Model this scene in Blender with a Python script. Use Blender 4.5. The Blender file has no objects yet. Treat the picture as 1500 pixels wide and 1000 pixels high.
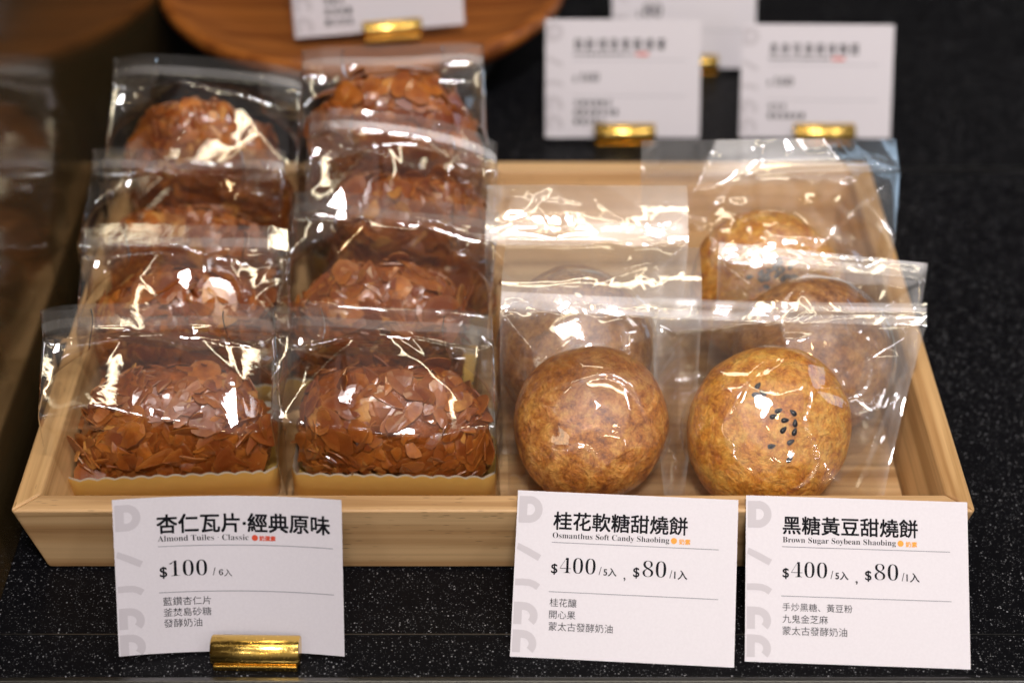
import bpy, math, random
import numpy as np
from mathutils import Vector, Matrix, Euler

S = bpy.context.scene
COL = S.collection

# ------------------------------------------------------------------ camera, world, lamps, exposure
PITCH = math.radians(35.9)
CAM_H = 0.572
cam_d = bpy.data.cameras.new('camera')
cam_d.sensor_width = 36.0
cam_d.lens = 65.0
cam_d.clip_start = 0.02
cam_d.clip_end = 50
cam_d.dof.use_dof = True
cam_d.dof.focus_distance = 0.812
cam_d.dof.aperture_fstop = 4.6
cam_d.dof.aperture_blades = 0
cam = bpy.data.objects.new('camera', cam_d)
COL.objects.link(cam)
cam.location = (0, 0, CAM_H)
cam.rotation_euler = (math.pi / 2 - PITCH, 0, 0)
S.camera = cam

world = bpy.data.worlds.new('World')
S.world = world
world.use_nodes = True
wnt = world.node_tree
bgn = wnt.nodes['Background']
# a shop interior: dim, brighter on the customers' side (behind the camera)
wtc = wnt.nodes.new('ShaderNodeTexCoord')
wsep = wnt.nodes.new('ShaderNodeSeparateXYZ')
wnt.links.new(wtc.outputs['Generated'], wsep.inputs[0])
wmr = wnt.nodes.new('ShaderNodeMapRange')
wmr.inputs['From Min'].default_value = 0.35
wmr.inputs['From Max'].default_value = -0.75
wmr.inputs['To Min'].default_value = 0.05
wmr.inputs['To Max'].default_value = 0.32
wnt.links.new(wsep.outputs['Y'], wmr.inputs['Value'])
wnt.links.new(wmr.outputs[0], bgn.inputs[1])
bgn.inputs[0].default_value = (1.0, 0.92, 0.88, 1)


def area(name, loc, target, sx, sy, power, col):
    l = bpy.data.lights.new(name, 'AREA')
    l.shape = 'RECTANGLE'
    l.size, l.size_y = sx, sy
    l.energy = power
    l.color = col
    o = bpy.data.objects.new(name, l)
    COL.objects.link(o)
    o.location = loc
    d = Vector(target) - Vector(loc)
    o.rotation_euler = d.to_track_quat('-Z', 'Y').to_euler()
    return o


def spot(name, loc, power, col, r=0.02):
    l = bpy.data.lights.new(name, 'POINT')
    l.energy = power
    l.color = col
    l.shadow_soft_size = r
    o = bpy.data.objects.new(name, l)
    COL.objects.link(o)
    o.location = loc
    return o


T0 = (0, 0.70, 0.04)
WHITE = (1.0, 0.955, 0.985)
CREAM = (1.0, 0.86, 0.60)
area('ceiling_lamp', (0.10, -0.45, 1.65), T0, 0.34, 0.18, 21.5, WHITE)
area('ceiling_lamp', (-0.95, 0.15, 1.60), T0, 0.26, 0.26, 4.5, WHITE)
area('ceiling_lamp', (0.95, 0.25, 1.60), T0, 0.26, 0.26, 4.5, WHITE)
area('ceiling_lamp', (0.05, 1.30, 1.70), T0, 0.50, 0.16, 3.0, CREAM)
area('shop_lamp', (-1.10, -2.40, 1.45), T0, 0.20, 0.24, 4.4, WHITE)
area('shop_lamp', (0.55, -2.60, 2.05), T0, 0.44, 0.11, 4.6, CREAM)
area('shop_lamp', (1.60, -1.90, 1.40), T0, 0.16, 0.28, 4.0, WHITE)
area('shop_lamp', (-0.20, -2.80, 1.25), T0, 0.12, 0.24, 3.0, CREAM)
area('cream_reflection_panel', (-1.70, -1.60, 1.60), T0, 0.9, 0.7, 6.5, CREAM)  # added unseen cream panel, placed so left-tilted film facets reflect it
area('shelf_strip_lamp', (0.0, 0.36, 1.12), (0, 0.72, 0.0), 1.1, 0.03, 2.2, CREAM)
area('window_light', (1.7, 1.25, 0.75), (0.1, 0.75, 0.06), 0.5, 0.7, 2.6, (0.55, 0.76, 1.0))
spot('halogen_lamp', (-0.35, 0.95, 1.5), 1.0, (1.0, 0.72, 0.36))
spot('halogen_lamp', (0.45, -0.9, 1.55), 1.4, (1.0, 0.72, 0.36))

S.render.engine = 'CYCLES'
S.cycles.use_denoising = True
S.cycles.max_bounces = 12
S.cycles.transparent_max_bounces = 40
S.cycles.glossy_bounces = 5
S.cycles.sample_clamp_indirect = 6.0
S.cycles.caustics_reflective = False
S.cycles.caustics_refractive = False
S.view_settings.view_transform = 'Standard'
S.view_settings.look = 'None'
S.view_settings.exposure = 0.12
S.view_settings.gamma = 1.0
S.view_settings.use_curve_mapping = False


# ------------------------------------------------------------------ helpers
def link(o, parent=None):
    COL.objects.link(o)
    if parent is not None:
        o.parent = parent
    return o


def mesh_obj(name, verts, faces, mat, parent=None, smooth=False, bevel=0.0, segs=2, uv=None, attr=None):
    me = bpy.data.meshes.new(name)
    me.from_pydata([tuple(map(float, v)) for v in verts], [], [tuple(map(int, f)) for f in faces])
    me.update()
    if smooth:
        me.polygons.foreach_set('use_smooth', [True] * len(me.polygons))
    if mat is not None:
        me.materials.append(mat)
    if attr is not None:
        a = me.color_attributes.new('tint', 'FLOAT_COLOR', 'POINT')
        a.data.foreach_set('color', np.asarray(attr, dtype=np.float32).ravel())
    o = bpy.data.objects.new(name, me)
    link(o, parent)
    if bevel > 0:
        b = o.modifiers.new('bevel', 'BEVEL')
        b.width = bevel
        b.segments = segs
        b.limit_method = 'ANGLE'
    return o


def thing(name, label, cat, loc=(0, 0, 0), rot=(0, 0, 0), group=None):
    o = bpy.data.objects.new(name, None)
    o.empty_display_size = 0.01
    link(o)
    o.location = loc
    o.rotation_euler = rot
    tag(o, label, cat, group)
    return o


def tag(o, label, cat, group=None):
    o['label'] = label
    o['category'] = cat
    if group:
        o['group'] = group
    return o


def box(x0, x1, y0, y1, z0, z1):
    v = [(x0, y0, z0), (x1, y0, z0), (x1, y1, z0), (x0, y1, z0), (x0, y0, z1), (x1, y0, z1), (x1, y1, z1), (x0, y1, z1)]
    f = [(0, 3, 2, 1), (4, 5, 6, 7), (0, 1, 5, 4), (1, 2, 6, 5), (2, 3, 7, 6), (3, 0, 4, 7)]
    return v, f


def grid_faces(nr, nc, wrap=False, base=0, flip=False):
    f = []
    for i in range(nr - 1):
        for j in range(nc if wrap else nc - 1):
            a = base + i * nc + j
            b = base + i * nc + (j + 1) % nc
            c = b + nc
            d = a + nc
            f.append((a, d, c, b) if flip else (a, b, c, d))
    return f


class Waves:
    """smooth random field: a sum of plane waves"""

    def __init__(self, rng, n, fmin, fmax, dim=3):
        self.k = []
        for i in range(n):
            d = rng.normal(size=dim)
            d /= np.linalg.norm(d)
            fr = math.exp(rng.uniform(math.log(fmin), math.log(fmax)))
            self.k.append((d * fr * 2 * math.pi, rng.uniform(0, 6.28), (fmin / fr) ** 0.8))
        self.norm = math.sqrt(sum(a * a for _, _, a in self.k) / 2)

    def __call__(self, *p):
        out = 0
        for d, ph, a in self.k:
            out = out + a * np.sin(sum(d[i] * p[i] for i in range(len(p))) + ph)
        return out / self.norm


# ------------------------------------------------------------------ materials
def new_mat(name):
    m = bpy.data.materials.new(name)
    m.use_nodes = True
    nt = m.node_tree
    return m, nt, nt.nodes['Principled BSDF'], nt.nodes['Material Output']


def N(nt, t, **kw):
    n = nt.nodes.new(t)
    for k, v in kw.items():
        setattr(n, k, v)
    return n


def coords(nt, scale=(1, 1, 1), rot=(0, 0, 0), kind='Object'):
    tc = N(nt, 'ShaderNodeTexCoord')
    mp = N(nt, 'ShaderNodeMapping')
    mp.inputs['Scale'].default_value = scale
    mp.inputs['Rotation'].default_value = rot
    nt.links.new(tc.outputs[kind], mp.inputs['Vector'])
    return mp.outputs['Vector']


def noise(nt, vec, scale, detail=4, rough=0.55, dist=0.0):
    n = N(nt, 'ShaderNodeTexNoise')
    n.inputs['Scale'].default_value = scale
    n.inputs['Detail'].default_value = detail
    n.inputs['Roughness'].default_value = rough
    n.inputs['Distortion'].default_value = dist
    if vec is not None:
        nt.links.new(vec, n.inputs['Vector'])
    return n.outputs['Fac']


def ramp(nt, fac, stops):
    r = N(nt, 'ShaderNodeValToRGB')
    el = r.color_ramp.elements
    while len(el) < len(stops):
        el.new(0.5)
    for e, (p, c) in zip(el, stops):
        e.position = p
        e.color = (*c, 1) if len(c) == 3 else c
    nt.links.new(fac, r.inputs['Fac'])
    return r.outputs['Color']


def mix(nt, fac, a, b, mode='MIX'):
    m = N(nt, 'ShaderNodeMix', data_type='RGBA', blend_type=mode)
    for sock, v in ((m.inputs[0], fac), (m.inputs[6], a), (m.inputs[7], b)):
        if hasattr(v, 'node'):
            nt.links.new(v, sock)
        elif isinstance(v, (int, float)):
            sock.default_value = v
        else:
            sock.default_value = (*v, 1)
    return m.outputs[2]


def bump(nt, h, strength, dist, bsdf, base=None):
    b = N(nt, 'ShaderNodeBump')
    b.inputs['Strength'].default_value = strength
    b.inputs['Distance'].default_value = dist
    nt.links.new(h, b.inputs['Height'])
    if base is not None:
        nt.links.new(base, b.inputs['Normal'])
    if bsdf is not None:
        nt.links.new(b.outputs['Normal'], bsdf.inputs['Normal'])
    return b.outputs['Normal']


def plain(name, col, rough=0.5, metal=0.0, spec=0.5):
    m, nt, b, _ = new_mat(name)
    b.inputs['Base Color'].default_value = (*col, 1)
    b.inputs['Roughness'].default_value = rough
    b.inputs['Metallic'].default_value = metal
    b.inputs['Specular IOR Level'].default_value = spec
    return m


def math_node(nt, op, a, b=None):
    n = N(nt, 'ShaderNodeMath', operation=op)
    for i, v in enumerate((a, b)):
        if v is None:
            continue
        if hasattr(v, 'node'):
            nt.links.new(v, n.inputs[i])
        else:
            n.inputs[i].default_value = v
    return n.outputs[0]


def film_mat(name, gain=1.6, floor=0.008, rough=0.03, dots=False, broad=0.06, tint=(0.985, 0.98, 0.97)):
    """clear plastic film: one thin sheet, transparent with a mirror coat that grows to grazing angles"""
    m, nt, b, out = new_mat(name)
    nt.nodes.remove(b)
    tr = N(nt, 'ShaderNodeBsdfTransparent')
    tr.inputs[0].default_value = (*tint, 1)
    gl = N(nt, 'ShaderNodeBsdfGlossy')
    gl.inputs['Roughness'].default_value = rough
    gl.inputs['Color'].default_value = (1, 1, 1, 1)
    lw = N(nt, 'ShaderNodeLayerWeight')
    lw.inputs['Blend'].default_value = 0.5
    p5 = math_node(nt, 'POWER', lw.outputs['Facing'], 5.0)
    fr = math_node(nt, 'ADD', math_node(nt, 'MULTIPLY', p5, 0.9), 0.042)
    fr = math_node(nt, 'ADD', math_node(nt, 'MULTIPLY', fr, gain), floor)
    fr = math_node(nt, 'MINIMUM', fr, 0.9)
    v = coords(nt)
    h = noise(nt, v, 60, 3, 0.5, 0.6)
    nrm = bump(nt, h, 0.10, 0.0010, None)
    if dots:
        vo = N(nt, 'ShaderNodeTexChecker')
        vo.inputs['Scale'].default_value = 1500
        nt.links.new(v, vo.inputs['Vector'])
        nrm = bump(nt, vo.outputs['Fac'], 0.5, 0.0004, None, nrm)
    nt.links.new(nrm, gl.inputs['Normal'])
    g2 = N(nt, 'ShaderNodeBsdfGlossy')          # the milky sheen of handled film
    g2.inputs['Roughness'].default_value = 0.42
    g2.inputs['Color'].default_value = (1, 0.98, 0.96, 1)
    gm = N(nt, 'ShaderNodeMixShader')
    gm.inputs[0].default_value = broad
    nt.links.new(gl.outputs[0], gm.inputs[1])
    nt.links.new(g2.outputs[0], gm.inputs[2])
    mx = N(nt, 'ShaderNodeMixShader')
    nt.links.new(fr, mx.inputs[0])
    nt.links.new(tr.outputs[0], mx.inputs[1])
    nt.links.new(gm.outputs[0], mx.inputs[2])
    nt.links.new(mx.outputs[0], out.inputs['Surface'])
    return m


FILM = film_mat('clear_film')
POUCH = film_mat('loose_clear_film', gain=2.0, floor=0.03, rough=0.045, broad=0.33)
POUCH_OLD = film_mat('crumpled_hazy_film', gain=2.1, floor=0.06, rough=0.05, broad=0.48)
SEAL = film_mat('crimped_film', gain=2.0, floor=0.06, rough=0.09, dots=True, broad=0.6)


def wood_mat(name, axis, light, dark, streak=1.0, rough=0.45):
    m, nt, b, _ = new_mat(name)
    sc = [420, 420, 420]
    sc[axis] = 9
    v = coords(nt, tuple(sc))
    n1 = noise(nt, v, 0.32, 5, 0.6, 0.3)
    sc2 = [110, 110, 110]
    sc2[axis] = 1.2
    v2 = coords(nt, tuple(sc2))
    n2 = noise(nt, v2, 0.9, 3, 0.5)
    c1 = ramp(nt, n1, [(0.38, dark), (0.52, light), (0.8, tuple(min(1, x * 1.12) for x in light))])
    c2 = ramp(nt, n2, [(0.38, (0.74, 0.66, 0.58)), (0.55, (1, 1, 1))])
    c = mix(nt, streak, c1, c2, 'MULTIPLY')
    # bamboo pores: short dark dashes
    sc3 = [700, 700, 700]
    sc3[axis] = 90
    v3 = coords(nt, tuple(sc3))
    vo = N(nt, 'ShaderNodeTexVoronoi')
    vo.inputs['Scale'].default_value = 1.0
    nt.links.new(v3, vo.inputs['Vector'])
    pore = ramp(nt, vo.outputs['Distance'], [(0.10, (1, 1, 1)), (0.2, (0, 0, 0))])
    big = noise(nt, coords(nt), 16, 2)
    gate = ramp(nt, big, [(0.5, (0, 0, 0)), (0.62, (1, 1, 1))])
    pf = mix(nt, 1.0, pore, gate, 'MULTIPLY')
    c = mix(nt, pf, c, tuple(x * 0.55 for x in dark))
    nt.links.new(c, b.inputs['Base Color'])
    b.inputs['Roughness'].default_value = rough
    bump(nt, n1, 0.12, 0.0006, b)
    return m


WOOD_X = wood_mat('bamboo_along', 0, (0.72, 0.465, 0.23), (0.50, 0.295, 0.13))
WOOD_Y = wood_mat('bamboo_across', 1, (0.67, 0.415, 0.185), (0.46, 0.26, 0.10))
PLATE_WOOD = wood_mat('acacia_wood', 0, (0.40, 0.13, 0.024), (0.22, 0.062, 0.012), rough=0.35)


def counter_mat():
    m, nt, b, _ = new_mat('speckled_black_stone')
    v = coords(nt)

    def specks(scale, thr, seed):
        vo = N(nt, 'ShaderNodeTexVoronoi')
        vo.inputs['Scale'].default_value = scale
        vo.inputs['Randomness'].default_value = 1.0
        mp = N(nt, 'ShaderNodeMapping')
        mp.inputs['Location'].default_value = (seed, seed * 2.1, seed * 0.7)
        nt.links.new(v, mp.inputs['Vector'])
        nt.links.new(mp.outputs[0], vo.inputs['Vector'])
        sep = N(nt, 'ShaderNodeSeparateColor')
        nt.links.new(vo.outputs['Color'], sep.inputs[0])
        rad = math_node(nt, 'MULTIPLY', sep.outputs[0], thr)      # a different radius for each speck
        keep = math_node(nt, 'GREATER_THAN', sep.outputs[1], 0.45)
        rad = math_node(nt, 'MULTIPLY', rad, keep)
        hit = math_node(nt, 'LESS_THAN', vo.outputs['Distance'], rad)
        return math_node(nt, 'MULTIPLY', hit, math_node(nt, 'ADD', math_node(nt, 'MULTIPLY', sep.outputs[2], 0.8), 0.15))

    a = specks(860, 0.35, 0.0)
    c = specks(1500, 0.38, 3.3)
    d = specks(420, 0.12, 7.7)
    t = math_node(nt, 'MAXIMUM', math_node(nt, 'MAXIMUM', a, math_node(nt, 'MULTIPLY', c, 0.5)), d)
    col = mix(nt, t, (0.004, 0.004, 0.005), (0.27, 0.27, 0.285))
    nt.links.new(col, b.inputs['Base Color'])
    b.inputs['Roughness'].default_value = 0.32
    b.inputs['Specular IOR Level'].default_value = 0.07
    h = noise(nt, v, 500, 3)
    bump(nt, h, 0.08, 0.0005, b)
    return m


STONE = counter_mat()
BLACK_GLASS = plain('dark_bronze_glass', (0.055, 0.036, 0.015), 0.12, 0.0, 0.35)
STEEL = plain('brushed_edge', (0.16, 0.16, 0.165), 0.3, 1.0)


def paper_mat():
    m, nt, b, _ = new_mat('white_card')
    v = coords(nt)
    n = noise(nt, v, 900, 3)
    c = ramp(nt, n, [(0.3, (0.63, 0.595, 0.63)), (0.7, (0.66, 0.625, 0.66))])
    nt.links.new(c, b.inputs['Base Color'])
    b.inputs['Roughness'].default_value = 0.5
    bump(nt, n, 0.05, 0.0003, b)
    return m


CARD = paper_mat()
INK = plain('black_ink', (0.006, 0.006, 0.009), 0.7, 0, 0.1)
INK_GREY = plain('grey_ink', (0.045, 0.045, 0.05), 0.7, 0, 0.1)
INK_RULE = plain('rule_ink', (0.22, 0.22, 0.25), 0.6)
INK_LOGO = plain('pale_grey_ink', (0.52, 0.485, 0.515), 0.6)
INK_RED = plain('red_ink', (0.62, 0.06, 0.02), 0.6)
INK_ORANGE = plain('orange_ink', (0.80, 0.33, 0.02), 0.6)


def gold_metal():
    m, nt, b, _ = new_mat('polished_brass')
    v = coords(nt)
    n = noise(nt, v, 700, 4, 0.6)
    b.inputs['Base Color'].default_value = (0.80, 0.52, 0.13, 1)
    b.inputs['Metallic'].default_value = 1.0
    r = ramp(nt, n, [(0.35, (0.14, 0.14, 0.14)), (0.7, (0.3, 0.3, 0.3))])
    nt.links.new(r, b.inputs['Roughness'])
    bump(nt, n, 0.12, 0.0004, b)
    return m


BRASS = gold_metal()
GOLD_CARD = plain('gold_cardboard', (0.84, 0.53, 0.13), 0.42, 0.15)
WHITE_EDGE = plain('white_cardboard_edge', (0.75, 0.68, 0.55), 0.6)


def flake_mat():
    m, nt, b, _ = new_mat('caramel_almond_flake')
    at = N(nt, 'ShaderNodeVertexColor', layer_name='tint')
    v = coords(nt)
    n = noise(nt, v, 220, 4, 0.6)
    c = mix(nt, 0.75, at.outputs[0], ramp(nt, n, [(0.3, (0.72, 0.64, 0.55)), (0.62, (1.0, 1.0, 1.0))]), 'MULTIPLY')
    glaze = ramp(nt, noise(nt, v, 75, 4, 0.6), [(0.42, (0, 0, 0)), (0.62, (1, 1, 1))])
    c = mix(nt, math_node(nt, 'MULTIPLY', glaze, 0.75), c, (0.19, 0.036, 0.005))
    nt.links.new(c, b.inputs['Base Color'])
    b.inputs['Roughness'].default_value = 0.34
    b.inputs['Coat Weight'].default_value = 0.8
    b.inputs['Coat Roughness'].default_value = 0.14
    b.inputs['Subsurface Weight'].default_value = 0.12
    b.inputs['Subsurface Radius'].default_value = (0.004, 0.0015, 0.0006)
    b.inputs['Subsurface Scale'].default_value = 0.5
    bump(nt, n, 0.3, 0.0006, b)
    return m


def caramel_mat():
    m, nt, b, _ = new_mat('dark_caramel')
    v = coords(nt)
    n = noise(nt, v, 160, 5, 0.62)
    c = ramp(nt, n, [(0.3, (0.15, 0.032, 0.005)), (0.7, (0.42, 0.11, 0.016))])
    nt.links.new(c, b.inputs['Base Color'])
    b.inputs['Roughness'].default_value = 0.22
    bump(nt, n, 0.7, 0.0025, b)
    return m


FLAKE = flake_mat()
CARAMEL = caramel_mat()


def bun_mat(name, light, mid, dark, seed, toast=None):
    m, nt, b, _ = new_mat(name)
    tc = N(nt, 'ShaderNodeTexCoord')
    mp = N(nt, 'ShaderNodeMapping')
    mp.inputs['Location'].default_value = (seed, seed * 1.7, seed * 0.6)
    nt.links.new(tc.outputs['Object'], mp.inputs['Vector'])
    v = mp.outputs[0]
    n1 = noise(nt, v, 150, 8, 0.72, 0.2)
    n2 = noise(nt, v, 420, 5, 0.65, 0.3)
    n0 = noise(nt, v, 30, 3, 0.5, 0.4)
    blot = math_node(nt, 'ADD', math_node(nt, 'MULTIPLY', n1, 0.78), math_node(nt, 'MULTIPLY', n0, 0.22))
    base = ramp(nt, blot, [(0.39, dark), (0.49, mid), (0.60, light)])
    spots = ramp(nt, n2, [(0.38, (0.62, 0.48, 0.36)), (0.52, (1, 1, 1)), (0.75, (1.0, 1.0, 1.0))])
    c = mix(nt, 0.6, base, spots, 'MULTIPLY')
    cr = N(nt, 'ShaderNodeTexVoronoi', feature='DISTANCE_TO_EDGE')      # fine cracks of the baked skin
    cr.inputs['Scale'].default_value = 210
    wob = N(nt, 'ShaderNodeVectorMath', operation='ADD')
    nz = N(nt, 'ShaderNodeTexNoise')
    nz.inputs['Scale'].default_value = 160
    sc_ = N(nt, 'ShaderNodeVectorMath', operation='SCALE')
    sc_.inputs['Scale'].default_value = 0.006
    nt.links.new(v, nz.inputs['Vector'])
    nt.links.new(nz.outputs['Color'], sc_.inputs[0])
    nt.links.new(v, wob.inputs[0])
    nt.links.new(sc_.outputs[0], wob.inputs[1])
    nt.links.new(wob.outputs[0], cr.inputs['Vector'])
    crack = ramp(nt, cr.outputs['Distance'], [(0.0, (0.72, 0.58, 0.45)), (0.10, (1, 1, 1))])
    c = mix(nt, 0.35, c, crack, 'MULTIPLY')
    if toast:          # the side that faced the oven's top heat is browner
        sp = N(nt, 'ShaderNodeSeparateXYZ')
        nt.links.new(tc.outputs['Object'], sp.inputs[0])
        hz = math_node(nt, 'ADD', sp.outputs['Z'], math_node(nt, 'MULTIPLY', n1, 0.016))
        tf = ramp(nt, math_node(nt, 'MULTIPLY', hz, 20.0), [(0.50, (0, 0, 0)), (0.80, (1, 1, 1))])
        c = mix(nt, math_node(nt, 'MULTIPLY', tf, 0.55), c, toast)
    nt.links.new(c, b.inputs['Base Color'])
    b.inputs['Roughness'].default_value = 0.44
    b.inputs['Subsurface Weight'].default_value = 0.1
    b.inputs['Subsurface Radius'].default_value = (0.004, 0.002, 0.001)
    b.inputs['Subsurface Scale'].default_value = 0.5
    n3 = noise(nt, v, 150, 5, 0.65, 1.4)
    nn = bump(nt, n3, 1.0, 0.0030, None)
    nn = bump(nt, crack, 0.25, 0.0005, None, nn)
    bump(nt, n2, 0.4, 0.0010, b, nn)
    return m


BUN_GOLD = bun_mat('golden_crust', (0.96, 0.53, 0.10), (0.86, 0.36, 0.040), (0.58, 0.175, 0.018), 0.0)
BUN_BROWN = bun_mat('brown_crust', (0.90, 0.45, 0.10), (0.66, 0.235, 0.036), (0.25, 0.066, 0.010), 2.3, (0.19, 0.055, 0.012))
BUN_MID = bun_mat('tan_crust', (0.70, 0.34, 0.09), (0.52, 0.21, 0.045), (0.27, 0.085, 0.016), 5.1)
SESAME = plain('black_sesame', (0.010, 0.010, 0.013), 0.3)
FILLING = plain('osmanthus_bits', (0.09, 0.04, 0.05), 0.4)

# ------------------------------------------------------------------ setting: counter and ledge
cv, cf = box(-1.6, 1.6, 0.549, 3.0, -0.04, 0.0)
counter = mesh_obj('counter', cv, cf, STONE, bevel=0.0012)
counter['kind'] = 'structure'
ev, ef = box(-1.6, 1.6, 0.5455, 0.5488, -0.04, 0.0006)
edge = mesh_obj('counter_edge', ev, ef, STEEL, bevel=0.0008)
edge['kind'] = 'structure'
lv, lf = box(-1.6, 1.6, -0.3, 0.5452, -0.05, -0.006)
ledge = mesh_obj('counter_ledge', lv, lf, STONE, bevel=0.001)
ledge['kind'] = 'structure'
# a fine raised joint line across the counter
jv, jf = box(-1.6, 1.6, 0.5735, 0.5741, 0.0, 0.0005)
joint = mesh_obj('counter_joint', jv, jf, STEEL)
joint['kind'] = 'structure'
rv, rf = box(-1.6, 1.6, 0.965, 0.968, 0.0, 0.0012)
joint2 = mesh_obj('counter_joint', rv, rf, STEEL)
joint2['kind'] = 'structure'

gv, gf = box(-0.234, -0.226, 0.30, 2.2, 0.0, 0.62)
glass = mesh_obj('glass_partition', gv, gf, BLACK_GLASS, bevel=0.001)
tag(glass, 'dark glossy glass partition standing along the left end of the bamboo tray, mirroring it', 'partition')

# ------------------------------------------------------------------ tray
X0, X1, Y0, Y1, ZR = -0.218, 0.2015, 0.607, 0.906, 0.042
FL, TH = 0.009, 0.011


def ring(inset, z):
    return [(X0 + inset, Y0 + inset, z), (X1 - inset, Y0 + inset, z), (X1 - inset, Y1 - inset, z), (X0 + inset, Y1 - inset, z)]


tray = thing('bamboo_tray', 'shallow pale bamboo tray with flared sides, holding the bagged pastries', 'tray')
ot, ob, it, ib = ring(0, ZR), ring(FL, 0.0003), ring(TH, ZR), ring(TH + FL, 0.0003)
for k, nm in ((0, 'front_board'), (1, 'side_board'), (2, 'back_board'), (3, 'side_board')):
    a, b2 = k, (k + 1) % 4
    vs = [Vector(p) for p in (ob[a], ob[b2], ib[b2], ib[a], ot[a], ot[b2], it[b2], it[a])]
    c = sum(vs, Vector()) / 8
    ax = (vs[1] - vs[0]).normalized()
    vs = [p - ax * (0.0002 if (p - c).dot(ax) > 0 else -0.0002) for p in vs]
    f = [(0, 3, 2, 1), (4, 5, 6, 7), (0, 1, 5, 4), (1, 2, 6, 5), (2, 3, 7, 6), (3, 0, 4, 7)]
    mesh_obj(nm, vs, f, WOOD_X if k % 2 == 0 else WOOD_Y, tray, bevel=0.0014, segs=3)
bv, bf = box(X0 + 0.0195, X1 - 0.0195, Y0 + 0.0195, Y1 - 0.0195, 0.002, 0.008)
mesh_obj('base_panel', bv, bf, WOOD_X, tray)


# ------------------------------------------------------------------ writing
def serif(s):
    o = ''
    for ch in s:
        if 'A' <= ch <= 'Z':
            o += chr(0x1D400 + ord(ch) - 65)
        elif 'a' <= ch <= 'z':
            o += chr(0x1D41A + ord(ch) - 97)
        elif '0' <= ch <= '9':
            o += chr(0x1D7CE + ord(ch) - 48)
        else:
            o += ch
    return o


def text_mesh(s, off=0.0):
    cu = bpy.data.curves.new('writing', 'FONT')
    cu.body = s
    cu.offset = off
    cu.resolution_u = 4
    o = bpy.data.objects.new('writing', cu)
    COL.objects.link(o)
    dg = bpy.context.evaluated_depsgraph_get()
    dg.update()
    me = bpy.data.meshes.new_from_object(o.evaluated_get(dg))
    v = np.array([tuple(p.co) for p in me.vertices])
    f = [tuple(p.vertices) for p in me.polygons]
    bpy.data.objects.remove(o)
    bpy.data.curves.remove(cu)
    bpy.data.meshes.remove(me)
    return v, f


class Print:
    """flat print in card units: u to the right, v downwards from the top left corner, 330 units across"""

    def __init__(self):
        self.v, self.f, self.k = [], [], 0

    def add(self, pts, faces, lift=0.0):
        b = len(self.v)
        self.k += 1
        lift = 0.000004 * self.k      # each stroke a hair above the one before
        self.v += [(p[0], p[1], lift) for p in pts]
        self.f += [tuple(b + i for i in q) for q in faces]

    def text(self, s, u0, u1, vb, off=0.0, weight=0.0, baseline=True, height=None):
        v, f = text_mesh(s, off)
        w = v[:, 0].max() - v[:, 0].min()
        k = (u1 - u0) / w
        ky = k if height is None else height / (v[:, 1].max() - v[:, 1].min())
        yb = 0 if baseline else v[:, 1].min()
        pts = np.stack([u0 + (v[:, 0] - v[:, 0].min()) * k, vb - (v[:, 1] - yb) * ky], 1)
        self.add(pts, f)
        if weight:
            for i, (du, dv) in enumerate(((weight, 0), (0, weight), (weight, weight))):
                self.add(pts + np.array([du, dv]), f, 0.00001 * (i + 1))

    def rule(self, u0, u1, v0, v1):
        n = 16
        us = np.linspace(u0, u1, n)
        pts = [(u, v0) for u in us] + [(u, v1) for u in us]
        self.add(pts, [(i, i + n, i + n + 1, i + 1) for i in range(n - 1)])

    def band(self, path, wid, u_min=2.5, v_max=None):
        """a broad stroke along a polyline, cut at the card's edge"""
        p = np.array(path, float)
        t = np.gradient(p, axis=0)
        t /= np.linalg.norm(t, axis=1)[:, None]
        nn = np.stack([-t[:, 1], t[:, 0]], 1)
        a, b = p + nn * wid / 2, p - nn * wid / 2
        for q in (a, b):
            q[:, 0] = np.maximum(q[:, 0], u_min)
            if v_max:
                q[:, 1] = np.minimum(q[:, 1], v_max)
        n = len(p)
        self.add(list(a) + list(b), [(i, i + n, i + n + 1, i + 1) for i in range(n - 1)])

    def disc(self, u, v, r):
        n = 20
        self.add([(u + r * math.cos(6.2832 * i / n), v + r * math.sin(6.2832 * i / n)) for i in range(n)], [tuple(range(n))])


def arc(cu, cv_, ru, rv, a0, a1, n=22):
    return [(cu + ru * math.cos(math.radians(a)), cv_ + rv * math.sin(math.radians(a))) for a in np.linspace(a0, a1, n)]


def logo_print():
    """the half letters that run up the card's left edge"""
    p = Print()
    # bowl of a D, lying against the edge
    p.band([(3, 14)] + [(16, 14)] + arc(18, 28, 14.5, 14.5, -80, 80) + [(16, 42.5), (3, 42.5)], 11.5, 2.5)
    p.band([(9, 10), (9, 47)], 12.5, 2.5)
    # slash
    p.band([(2, 83), (20, 91), (37, 100)], 10, 2.5)
    # hook
    p.band([(2, 137), (14, 136.5), (24, 137), (31, 139.5), (37, 143.5)], 10, 2.5)
    # two rounded half letters
    for v0 in (166, 207):
        p.band([(8.5, v0), (8.5, v0 + 33)], 12, 2.5, 240)
        p.band([(3, v0 + 6), (12, v0 + 6)] + arc(17, v0 + 20, 15.5, 14, -90, 42, 18), 11.5, 2.5, 240)
    return p


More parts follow.
